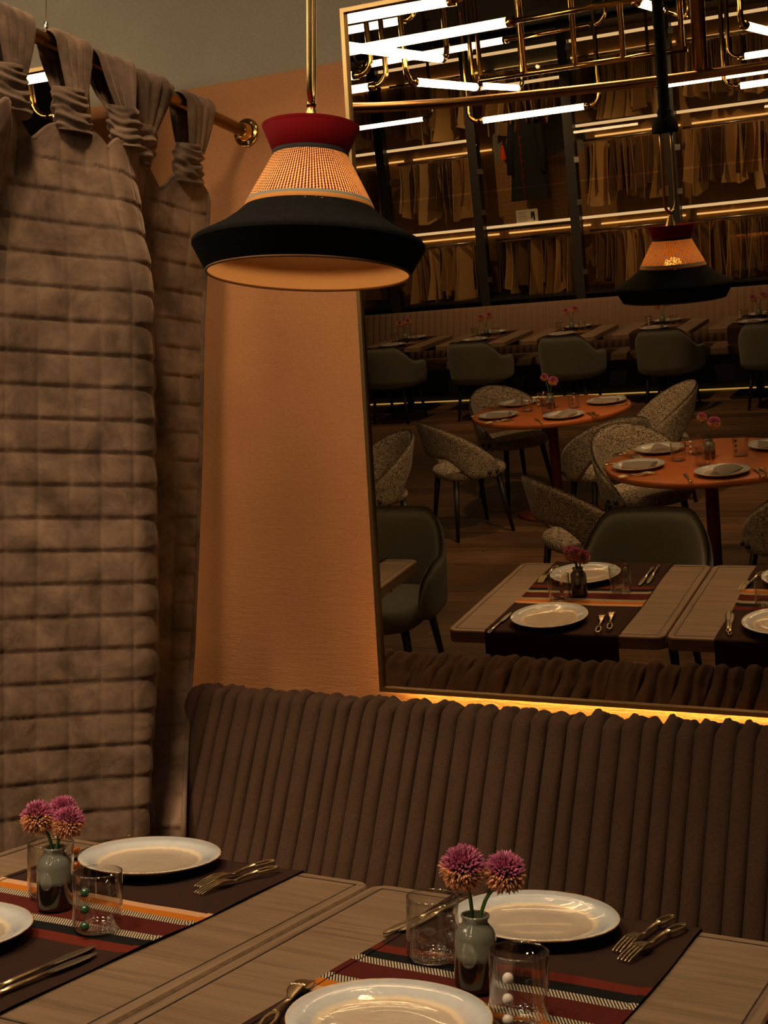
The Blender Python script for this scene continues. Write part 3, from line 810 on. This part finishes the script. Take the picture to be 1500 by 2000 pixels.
LAMPS = [
 ('long tube lamp running along the top left corner of the mirror', (-2.95, 1.88, 2.95), (-1.89, 1.82, 2.95), (1,), 0, 0),
 ('tube lamp just below the top left one in the mirror', (-3.4, .30, 3.12), (-2.72, .32, 3.12), (1,), 0, 0),
 ('brightest tube lamp crossing another at the left of the mirror', (-2.268, 2.02, 2.85), (-2.26, 1.01, 2.85), (1,), 0, 0),
 ('tube lamp crossing behind the brightest one, with long brass pipe', (-2.75, 1.5, 2.88), (-1.77, 1.55, 2.88), (0,), 0, .75),
 ('thin distant tube lamp below the crossing pair', (-3.46, -.90, 3.08), (-2.60, -.82, 3.08), (0, 1), 0, .5),
 ('short tube lamp end at the left mirror edge', (-3.5, .92, 2.85), (-2.72, .90, 2.85), (1,), 0, 0),
 ('tube lamp just above the rail, left half of the mirror', (-2.42, .92, 2.78), (-2.42, .18, 2.78), (0, 1), 0, 0),
 ('short tube lamp ending behind the rail, left half of the mirror', (-2.70, -.66, 2.85), (-2.67, -1.20, 2.85), (0, 1), 0, 0),
 ('tube lamp at the left mirror edge just above the rail', (-3.5, .72, 2.81), (-2.74, .70, 2.81), (1,), 0, 0),
 ('long tube lamp hanging below the rail in the middle of the mirror', (-2.92, -1.27, 2.70), (-2.31, -1.30, 2.70), (0, 1), 0, 0),
 ('tube lamp hanging below the rail at the right mirror edge', (-1.45, -1.45, 2.70), (-.80, -1.47, 2.70), (0, 1), 0, 0),
 ('short tube lamp at the top of the mirror beside the rope', (-1.44, .90, 2.95), (-1.43, .55, 2.95), (1,), 0, .4),
 ('tube lamp at the upper right edge of the mirror above the rail', (-1.41, -1.40, 2.85), (-.75, -1.40, 2.85), (0,), 0, 0),
 ('tube lamp high at the right edge of the mirror', (-1.12, .32, 2.85), (-1.07, -.45, 2.85), (0,), 0, 0),
 ('tube lamp seen in the mirror behind the curtain tabs', (-3.7, 2.56, 2.85), (-3.12, 2.50, 2.85), (1,), 0, 0),
 ('lower tube lamp seen in the mirror behind the curtain tabs', (-3.40, 2.15, 2.755), (-2.85, 2.10, 2.755), (0,), 0, 0),
 ('tube lamp over the right oak table, above the photo', (-.95, 1.60, 2.95), (.05, 1.62, 2.95), (0, 1), 0, 0),
 ('added tube lamp over the far right tables', (-2.6, -4.6, 2.95), (-1.6, -4.6, 2.95), (0, 1), 0, 0),  # added lamp to brighten the far row
 ('added tube lamp over the far left tables', (-5.6, -4.4, 2.95), (-4.6, -4.4, 2.95), (0, 1), 0, 0),  # its added partner for the left half of the far row
]
for L in LAMPS: tube_lamp(*L)
pr = thing('brass_pipe_run', 'horizontal brass pipe run with drops, above the rail in the mirror', 'pipe', (-2.15, .85, 2.75))
part('pipe', MB().tube([(0, 0, 0), (.88, -.03, 0)], .011, 10), BRASS, pr)
for dx in (0.2, .42, .62, .86): part('drop_pipe', MB().tube([(dx, -.03 * dx, 0), (dx, -.03 * dx, ZC - 2.751)], .011, 10), BRASS, pr)

def added_spot(label, loc, aim, watts, size=70, blend=.8, soft=.14):  # added spotlights out of view, for brightness the tubes, pendant and strips lack
    loc = Vector(loc); d = (Vector(aim) - loc).normalized()
    t = thing('added_spotlight', label, 'spotlight', loc, 0, 'added black ceiling spotlights')
    part('ceiling_plate', MB().cyl((0, 0, ZC - loc.z - .012), .05, .011), BLACKMETAL, t)
    part('stem', MB().tube([(0, 0, .0), (0, 0, ZC - loc.z - .006)], .008, 8), BLACKMETAL, t)
    part('lamp_housing', MB().tube([d * -.07, d * -.06, d * .05], [.03, .05, .055], 20), BLACKMETAL, t)
    L = bpy.data.lights.new('added_spot_beam', 'SPOT'); L.energy = watts; L.color = ADDED_SPOT_COL; L.spot_size = radians(size); L.spot_blend = blend; L.shadow_soft_size = soft
    o = bpy.data.objects.new('added_spot_beam', L); link(o, t); o.location = d * .06; o.rotation_euler = d.to_track_quat('-Z', 'Y').to_euler()
added_spot('added ceiling spotlight aimed at the left oak table', (-1.60, .55, 3.75), (-1.45, 1.75, .75), 200, 50)
added_spot('added ceiling spotlight aimed at the right oak table', (-.55, .75, 3.75), (-.72, 1.85, .75), 180, 46)
added_spot('added ceiling spotlight aimed at the foot of the curtain', (-1.78, .25, 3.75), (-2.20, 2.55, .55), 260, 32)
added_spot('added ceiling spotlight washing the peach wall', (-1.70, 1.72, 3.75), (-1.95, 3.40, 1.25), 125, 58)
added_spot('added ceiling spotlight over the nearer round table', (-1.0, .35, 3.75), (-1.6, -.8, .5), 230, 75, soft=.04)
added_spot('added ceiling spotlight over the farther round table', (-2.6, -1.2, 3.75), (-3.0, -2.4, .4), 260, 75, soft=.04)
added_spot('added ceiling spotlight over the right far tables', (-3.2, -5.2, 3.75), (-3.2, -6.9, .6), 200, 85, soft=.04)
added_spot('added ceiling spotlight aimed at the right pattern cabinets', (-3.0, -6.4, 3.75), (-3.1, -8.5, 2.1), 190, 80, soft=.025)
added_spot('added ceiling spotlight aimed at the left pattern cabinets', (-5.3, -6.4, 3.75), (-5.4, -8.5, 2.1), 190, 80, soft=.025)
added_spot('added ceiling spotlight over the left far tables', (-5.4, -5.2, 3.75), (-5.3, -6.9, .6), 200, 85, soft=.04)

# ------------------------------------------------------------------ chairs
def shell(prof, th, nphi, nz, plan, mat, name, parent):
    """upholstered wrap-round shell: prof(phi) -> (zlow, zhigh); plan(phi, v) -> (x, y); phi 0 is the middle of the back"""
    outer, inner = [], []
    P = []
    for i in range(nphi + 1):
        u = -1 + 2 * i / nphi; z0, z1 = prof(u); col_o, col_i = [], []
        for j in range(nz + 1):
            v = j / nz; z = z0 + (z1 - z0) * v
            x, y = plan(u, z); x2, y2 = plan(u + .01, z); x1, y1 = plan(u - .01, z)
            n = Vector((y2 - y1, -(x2 - x1), 0)).normalized()
            e = th / 2 * (max(0.0, 1 - (2 * v - 1) ** 6)) ** .5 * (max(0.0, 1 - abs(u) ** 14)) ** .5
            col_o.append((x + n.x * e, y + n.y * e, z)); col_i.append((x - n.x * e, y - n.y * e, z))
        P.append(col_o + col_i[::-1])
    m = MB().grid(P, closed_u=True)
    return part(name, m, mat, parent)
def legs(parent, w, d, h, splay, r0=.021, r1=.012):
    for sx in (-1, 1):
        for sy in (-1, 1):
            part('leg', MB().tube([(sx * (w + splay), sy * (d + splay), .0), (sx * w, sy * d, h)], [r1, r0], 12), DARKLEG, parent)
def cushion(w, d, z, h, ye=2.6, yc=0):
    m = MB(); rows = []
    for k in range(9):
        a = -pi / 2 + pi * k / 8; s = .86 + .14 * cos(a)
        rows.append([(w * s * math.copysign(abs(cos(t)) ** (2 / ye), cos(t)), yc + d * s * math.copysign(abs(sin(t)) ** (2 / ye), sin(t)), z + h * sin(a)) for t in (2 * pi * q / 36 for q in range(36))])
    m.grid(rows, closed_u=True); m.f.append(tuple(8 * 36 + i for i in range(36))); m.f.append(tuple(range(36))[::-1]); return m
def make_tweed_chair():
    t = thing('tweed_chair', '', 'chair')
    def prof(u):
        c = max(0, 1 - (abs(u) / .98) ** 1.9)
        return .415 + .155 * sstep(.62, .25, abs(u)) - .02 * sstep(.8, 1, abs(u)) + .05 * sstep(.93, 1, abs(u)), .50 + .335 * c ** 1.05 - .03 * sstep(.9, 1, abs(u))
    def plan(u, z):
        ph = u * radians(118); R = .255 + .05 * (z - .45) / .4
        return R * sin(ph) * 1.02, -R * cos(ph) * (1.0 + .06 * (z - .5)) + .02 - .07 * max(0, z - .5)
    shell(prof, .034, 44, 14, plan, TWEED, 'shell_back', t)
    part('seat', cushion(.235, .24, .445, .038, 2.8, .015), TWEED, t)
    for s in (-1, 1):
        for uu in (.80, .91):
            x, y = plan(s * uu, .455); part('button', MB().sphere((x * 1.075, y * 1.075, .455), .014, 12, 8), DARKLEG, t)
    legs(t, .155, .155, .425, .055)
    return t
def make_armchair():
    t = thing('armchair', '', 'chair')
    def prof(u):
        a = abs(u)
        return .395 + .03 * sstep(.8, 1, a), .655 + .185 * sstep(.68, .20, a) - .055 * sstep(.75, 1, a) - .12 * sstep(.93, 1, a)
    def plan(u, z):
        ph = u * radians(128); R = .275 + .02 * (z - .4) / .4
        e = 2 / 2.7
        sx, cy = sin(ph), cos(ph)
        return R * math.copysign(abs(sx) ** e, sx) * (1.0 + .10 * sstep(.6, 1, abs(u))), -R * math.copysign(abs(cy) ** e, cy) - .05 * max(0, z - .5)
    shell(prof, .05, 48, 14, plan, GREENFAB, 'shell_back', t)
    part('seat', cushion(.245, .255, .425, .055, 3.2, .035), GREENFAB, t)
    legs(t, .17, .17, .385, .04)
    return t
tw0, ar0 = make_tweed_chair(), make_armchair(); used = {}
def chair(proto, label, x, y, fx, fy, group):
    rz = math.atan2(-fx, fy)
    if proto.name not in used:
        used[proto.name] = 1; proto.location = (x, y, 0); proto.rotation_euler = (0, 0, rz); proto['label'] = label; proto['group'] = group; return proto
    return dup(proto, (x, y, 0), rz, label, group)
GA, GB = 'black and cream tweed chairs at the round tables', 'grey-green upholstered armchairs'
chair(tw0, 'tweed chair alone at the left of the first round table, all four legs in view', -3.49, -1.86, .70, -.71, GA)
chair(tw0, 'tweed chair behind the farther round orange table, its seat facing us', -3.50, -2.86, .75, .62, GA)
chair(tw0, 'tweed chair at the right of the farther round orange table, turned edge-on', -2.38, -2.72, -.85, .45, GA)
chair(tw0, 'tweed chair between the two round tables, only its back showing', -2.47, -1.75, -.62, -.75, GA)
chair(tw0, 'tweed chair at the left of the nearer round table, seat under its top', -2.06, -1.10, .72, .69, GA)
chair(tw0, 'tweed chair with dark back towards us, left of the nearer round table', -2.14, -.13, .74, -.67, GA)
chair(tw0, 'tweed chair behind the nearer round table at the right mirror edge', -1.04, -1.20, -.70, .70, GA)
chair(tw0, 'tweed chair at the lower right mirror edge, buttons showing', -1.04, -.10, -.70, -.70, GA)
chair(tw0, 'tweed chair cut by the left edge of the mirror frame', -3.88, -1.12, -.70, .70, GA)
chair(ar0, 'dark grey-green armchair pushed up to the left oak table, seen in the mirror', -1.56, 1.07, 0, 1, GB)
chair(ar0, 'grey-green armchair at the oak table beyond the curtain, left mirror edge', -2.82, 1.03, .05, 1, GB)

# ------------------------------------------------------------------ round tables with their settings
def napkin_mesh(seed):
    rnd = random.Random(seed); m = MB(); rows = []
    for i in range(9):
        u = i / 8; row = []
        for j in range(7):
            v = j / 6; w = .075 * (1 - .55 * u)
            row.append((-.085 + .17 * u, w * (2 * v - 1), .006 + .026 * sin(pi * v) * (1 - .5 * u) + .006 * sin(5 * v + seed + 4 * u)))
        rows.append(row)
    low = [[(x, y, .002) for x, y, z in r] for r in rows]
    m.grid(rows); m.grid([r[::-1] for r in low])
    m.grid([rows[0], low[0]]); m.grid([rows[-1], low[-1]]); m.grid([[r[0] for r in rows], [r[0] for r in low]]); m.grid([[r[-1] for r in rows], [r[-1] for r in low]])
    return m.mesh('folded_napkin', NAPKIN)
naps = [napkin_mesh(i) for i in range(3)]
def napkin(label, x, y, z, rz, group):
    o = part('folded_napkin', naps[random.randrange(3)], None, loc=(x, y, z), rot=(0, 0, rz)); return tag(o, label, 'napkin', group)
def round_table(cx, cy, which, angs, R=.56):
    t = thing('round_table', 'round orange table with single column, ' + which, 'table', (cx, cy, 0), 0, 'round orange tables')
    part('tabletop', MB().lathe([(.0001, T - .036), (R - .012, T - .036), (R, T - .028), (R, T - .004), (R - .004, T), (.0001, T)], 72), TERRA, t)
    part('column', MB().cyl((0, 0, .018), .036, T - .055), TERRAD, t)
    part('base_disc', MB().lathe([(.0001, .0), (.29, .0), (.30, .006), (.295, .016), (.05, .022), (.0001, .022)], 56), TERRAD, t)
    seat = ['left', 'far', 'right', 'near']
    for k, a in enumerate(angs):
        a = radians(a); ux, uy = cos(a), sin(a); r = R - .165
        who = 'at the %s seat of the %s' % (seat[k], which)
        plate('cream plate ' + who, cx + r * ux, cy + r * uy, T, a, 'plates on the round tables')
        napkin('grey folded napkin ' + who, cx + r * ux, cy + r * uy, T + .0085, a + .6, 'napkins on the round tables')
        tx, ty = -uy, ux
        for q in (0, 1):
            fork('%s fork %s' % (('outer', 'inner')[q], who), cx + (r + .01) * ux - tx * (.20 - .03 * q), cy + (r + .01) * uy - ty * (.20 - .03 * q), T, a + pi / 2 + pi, 'forks on the round tables')
        knife('knife ' + who, cx + (r - .01) * ux + tx * .18, cy + (r - .01) * uy + ty * .18, T, a - pi / 2, 'knives on the round tables')
        tumbler('clear tumbler ' + who, cx + .165 * cos(a + .35), cy + .165 * sin(a + .35), T, a, 'apgc'[k], 'tumblers on the round tables')
    vase('grey-green bud vase on the ' + which, cx, cy, T, 'vases on the round tables')
    flower('tall purple allium in the vase on the ' + which, (cx + .003, cy, T + .092), (cx + .035, cy + .01, T + .20), 1.15, 'alliums on the round tables')
    flower('small allium in the vase on the ' + which, (cx - .003, cy, T + .092), (cx - .035, cy - .02, T + .225), .9, 'alliums on the round tables')
round_table(-3.02, -2.38, 'farther round table in the mirror', (140, 215, -25, 60))
round_table(-1.57, -.62, 'nearer round table in the mirror', (150, 215, -40, 70))

# ------------------------------------------------------------------ far side: tables, armchairs, banquette
ORD = ['leftmost', 'second', 'third', 'fourth', 'fifth', 'rightmost']
first_far = []
for i in range(6):
    xr = -5.80 + .965 * i; xc = xr - .40; w = ORD[i] + ' table of the far row'
    lab = 'grey oak table along the far banquette, ' + ORD[i] + ' of the row'
    if not first_far: first_far.append(make_table(lab, (xc, -7.05, 0), .80, .98, 'tables along the far banquette'))
    else: dup(first_far[0], (xc, -7.05, 0), 0, lab)
    if i == 0: first_far.append(make_runner('dark striped runner on the ' + w, (xc, -7.05, 0), .42, .98, group='runners on the far tables', seed=9))
    else: dup(first_far[1], (xc, -7.05, 0), 0, 'dark striped runner on the ' + w)
    for s, nm in ((.30, 'near'), (-.30, 'far')):
        plate('white plate at the %s side of the %s' % (nm, w), xc, -7.05 + s, T + .006, i, 'plates on the far tables')
        napkin('grey napkin on the %s plate of the %s' % (nm, w), xc, -7.05 + s, T + .0145, i + s, 'napkins on the far tables')
    vase('bud vase on the ' + w, xc + .02, -7.05, T + .006, 'vases on the far tables')
    for k, dx in enumerate((-.05, .05)):
        flower('%s pink allium in the vase on the %s' % (('left', 'right')[k], w), (xc + .02, -7.05, T + .098), (xc + .02 + dx, -7.05, T + .215 + .02 * k), 1.3, 'alliums on the far tables')
    for k, (dx, dy) in enumerate(((-.14, -.08), (.15, .06))):
        tumbler('%s tumbler on the %s' % (('left', 'right')[k], w), xc + dx, -7.05 + dy, T + .006, i, 'pc'[k], 'tumblers on the far tables')
    if i < 5: chair(ar0, 'grey-green armchair with its back to us at the ' + w, xc + .18 + .02 * i, -6.33, .08, -1, GB)
fb = thing('banquette', 'long brown fluted banquette along the far side of the room', 'banquette', (-4.3, -8.0, 0))
rows = []
NX = 720
for z, y0 in ((.44, .22), (.70, .14), (.97, .06), (1.0, .03), (1.0, -.06), (.44, -.06)):
    rows.append([(-3.4 + 7.2 * i / NX, y0 + (.018 * abs(sin(pi * i / 8)) if y0 > 0 else 0), z + (.008 * abs(sin(pi * i / 8)) if z > .9 and y0 > 0 else 0)) for i in range(NX + 1)])
o = part('fluted_back', MB().grid(rows, closed_v=True), SEATFAB2, fb); o['kind'] = 'stuff'
part('seat', MB().box((.2, .40, .42), (7.2, .52, .09)), SEATFAB2, fb, False, bevel=.02)
part('plinth', MB().box((.2, .33, .2375), (7.1, .5, .275)), BLACKMETAL, fb, False)
part('foot_rail', MB().box((.2, .30, .05), (7.1, .4, .1)), BLACKMETAL, fb, False)
tag(part('light_strip', MB().box((0, 0, 0), (7.0, .012, .012)), LEDDIM, loc=(-4.1, -7.44, .012 / 2), smooth=False), 'amber LED strip glowing along the foot of the far banquette', 'light strip')

# ------------------------------------------------------------------ glass-fronted pattern archive behind the far banquette
CY = -8.2                                     # glass front
posts = [-7.98, -6.83, -5.67, -4.52, -3.40, -2.28, -1.15]
rails = [1.72, 2.72, 3.62]
def pattern_mesh(seed):
    rnd = random.Random(seed); m = MB(); h = rnd.uniform(.50, .72); w = rnd.uniform(.16, .28); rows = []
    sk = rnd.uniform(-.4, .4); fl = rnd.uniform(.0, .35); notch = rnd.uniform(0, 1)
    for th in (-.002, .002):
        rr = []
        for j in range(9):
            v = j / 8; wl = w * (.55 + fl * v + .25 * sin(pi * v)); wr = w * (.6 + .45 * v * v)
            zb = -.03 - h * v
            rr.append([(th + .030 * sin(2.2 * v + 2 * u + seed) * v + .02 * sk * v, -wl + (wl + wr) * (u + 1) / 2, zb + (.07 * sk * u * v) + (.05 * notch * abs(u) * v)) for u in (-1, -.5, 0, .5, 1)])
        rows.append(rr)
    m.grid(rows[0]); m.grid([r[::-1] for r in rows[1]])
    for k in (0, -1):
        m.grid([[r[k] for r in rows[0]], [r[k] for r in rows[1]]])
        m.grid([rows[0][k], rows[1][k]])
    return m
pats = [pattern_mesh(i).mesh('card_sheet', CARDS[i % 5]) for i in range(15)]
hook = MB().tube([(0, 0, -.034), (0, .0, .005)] + [(0, .011 - .011 * cos(a), .012 + .011 * sin(a)) for a in (pi * k / 8 for k in range(9))], .0022, 6).mesh('hook', STEEL)
def pattern(label, x, y, z, rz, k):
    t = thing('card_pattern', label, 'pattern', (x, y, z), rz, label)
    part('card_sheet', pats[k], None, t); part('hook', hook, None, t, loc=(0, 0, -.0225))
for b in range(6):
    x0, x1 = posts[b], posts[b + 1]; xm = (x0 + x1) / 2; ob = ORD[b]
    cb = thing('display_cabinet', 'tall glass-fronted pattern cabinet behind the far banquette, %s of the row' % ob, 'cabinet', (xm, CY, 0), 0, 'glass-fronted pattern cabinets')
    W = x1 - x0
    if b == 2: part('display_ledge', MB().box((.045, -.35, 1.845), (W - .13, .55, .025)), BLACKMETAL, cb, False)
    part('post', MB().box((-W / 2 + .055, -.06, 2.0), (.11, .12, 3.96)), BLACKMETAL, cb, False)
    part('back_panel', MB().box((0, -.88, 2.2), (W, .02, 3.5)), BACKPANEL if b != 2 else PEG, cb, False)
    for z in (1.05, 3.95): part('shelf', MB().box((0, -.45, z), (W, .85, .03)), BLACKMETAL, cb, False)
    for lo, hi in ((1.07, 2.28), (2.30, 3.93)):
        p = part('glass_door', MB().box((.055, .006, (lo + hi) / 2), (W - .125, .008, hi - lo)), CABGLASS, cb, False)
        for z in (lo + .22, hi - .22): part('hinge_clip', MB().box((-W / 2 + .13, .014, z), (.055, .016, .06)), STEEL, p, False)
    for k, z in enumerate(rails):
        if b == 2 and k == 1:
            part('cabinet_light', MB().box((.055, -.06, 3.42), (W - .13, .05, .030)), LEDW, cb, False); continue  # added light to brighten the coat, no hanging rail here
        part('hanging_rail', MB().tube([(-W / 2 + .11, -.38, z), (W / 2, -.38, z)], .013, 10), STEEL, cb)
        part('cabinet_light', MB().box((.055, -.10, z + .16), (W - .13, .05, .030)), LEDW, cb, False)
        part('back_light', MB().box((.055, -.85, z + .05), (W - .13, .02, .02)), LEDBACK, cb, False)
        n = 18; lab = 'brown card pattern hanging on the %s rail of the %s glass cabinet' % (('lower', 'middle', 'upper')[k], ob)
        if b in (0, 5) : n = 10
        for q in range(n):
            pattern(lab, x0 + .16 + (W - .22) * (q + .5) / n, CY - .38, z, random.uniform(-.5, .5), random.randrange(15))
# the framed coat in the third bay
xm = (posts[2] + posts[3]) / 2 + .04
ct = thing('display_coat', 'long black coat with red buttoning shown in the glass cabinet', 'coat', (xm, CY - .30, 2.14))
rows = []
for v, w, d in ((0, .24, .07), (.25, .215, .075), (.5, .185, .08), (.75, .165, .085), (.92, .17, .08), (1.0, .09, .05)):
    rows.append([(w * math.copysign(abs(cos(a)) ** .7, cos(a)), d * sin(a), v * .98) for a in (2 * pi * k / 28 for k in range(28))])
part('coat_body', MB().grid(rows, closed_u=True), COAT, ct)
part('piping', MB().tube([(-.045, .078, .01), (-.05, .086, .5), (-.055, .092, .9)], .004, 6), COATRED, ct)
for k in range(9): part('button', MB().sphere((-.032, .086, .08 + k * .09), .008, 10, 6), COATRED, ct)
for s in (-1, 1): part('sleeve', MB().tube([(s * .15, 0, .90), (s * .19, .02, .6), (s * .20, .04, .30)], [.05, .045, .05], 12), COAT, ct)
part('hanging_hook', MB().tube([(0, 0, .97), (0, 0, 1.2)], .004, 6), STEEL, ct)
part('hanging_bar', MB().tube([(-.5, 0, 1.2), (.44, 0, 1.2)], .01, 8), STEEL, ct)
ts = thing('red_tassel', 'bright red cord tassel hanging beside the black coat', 'tassel', (xm - .27, CY - .24, 2.62))
part('cord', MB().tube([(0, 0, .16), (.005, 0, .40), (.0, -.05, .72)], .006, 6), COATRED, ts)
part('skirt', MB().lathe([(.035, 0), (.030, .08), (.016, .13), (.022, .15), (.0001, .17)], 16, wob=.08), simple('vermilion_thread', (.65, .06, .015), .8), ts)
cd = thing('caption_card', 'small white caption card with black figure below the coat', 'card', (xm, CY - .10, 1.90))
part('card', MB().box((0, 0, .055), (.26, .006, .17)), CARDW, cd, False)
part('printed_figure', MB().box((.07, .0036, .085), (.045, .001, .05)).box((.085, .0036, .04), (.02, .001, .06)).box((.058, .0036, .05), (.02, .001, .03)), INK, cd, False)
for k in range(5): part('text_line', MB().box((-.055, .0036, .11 - .024 * k), (.11 - .02 * (k % 2), .001, .004)), INK, cd, False)
part('stand', MB().box((0, -.02, -.035), (.24, .03, .015)), BLACKMETAL, cd, False)
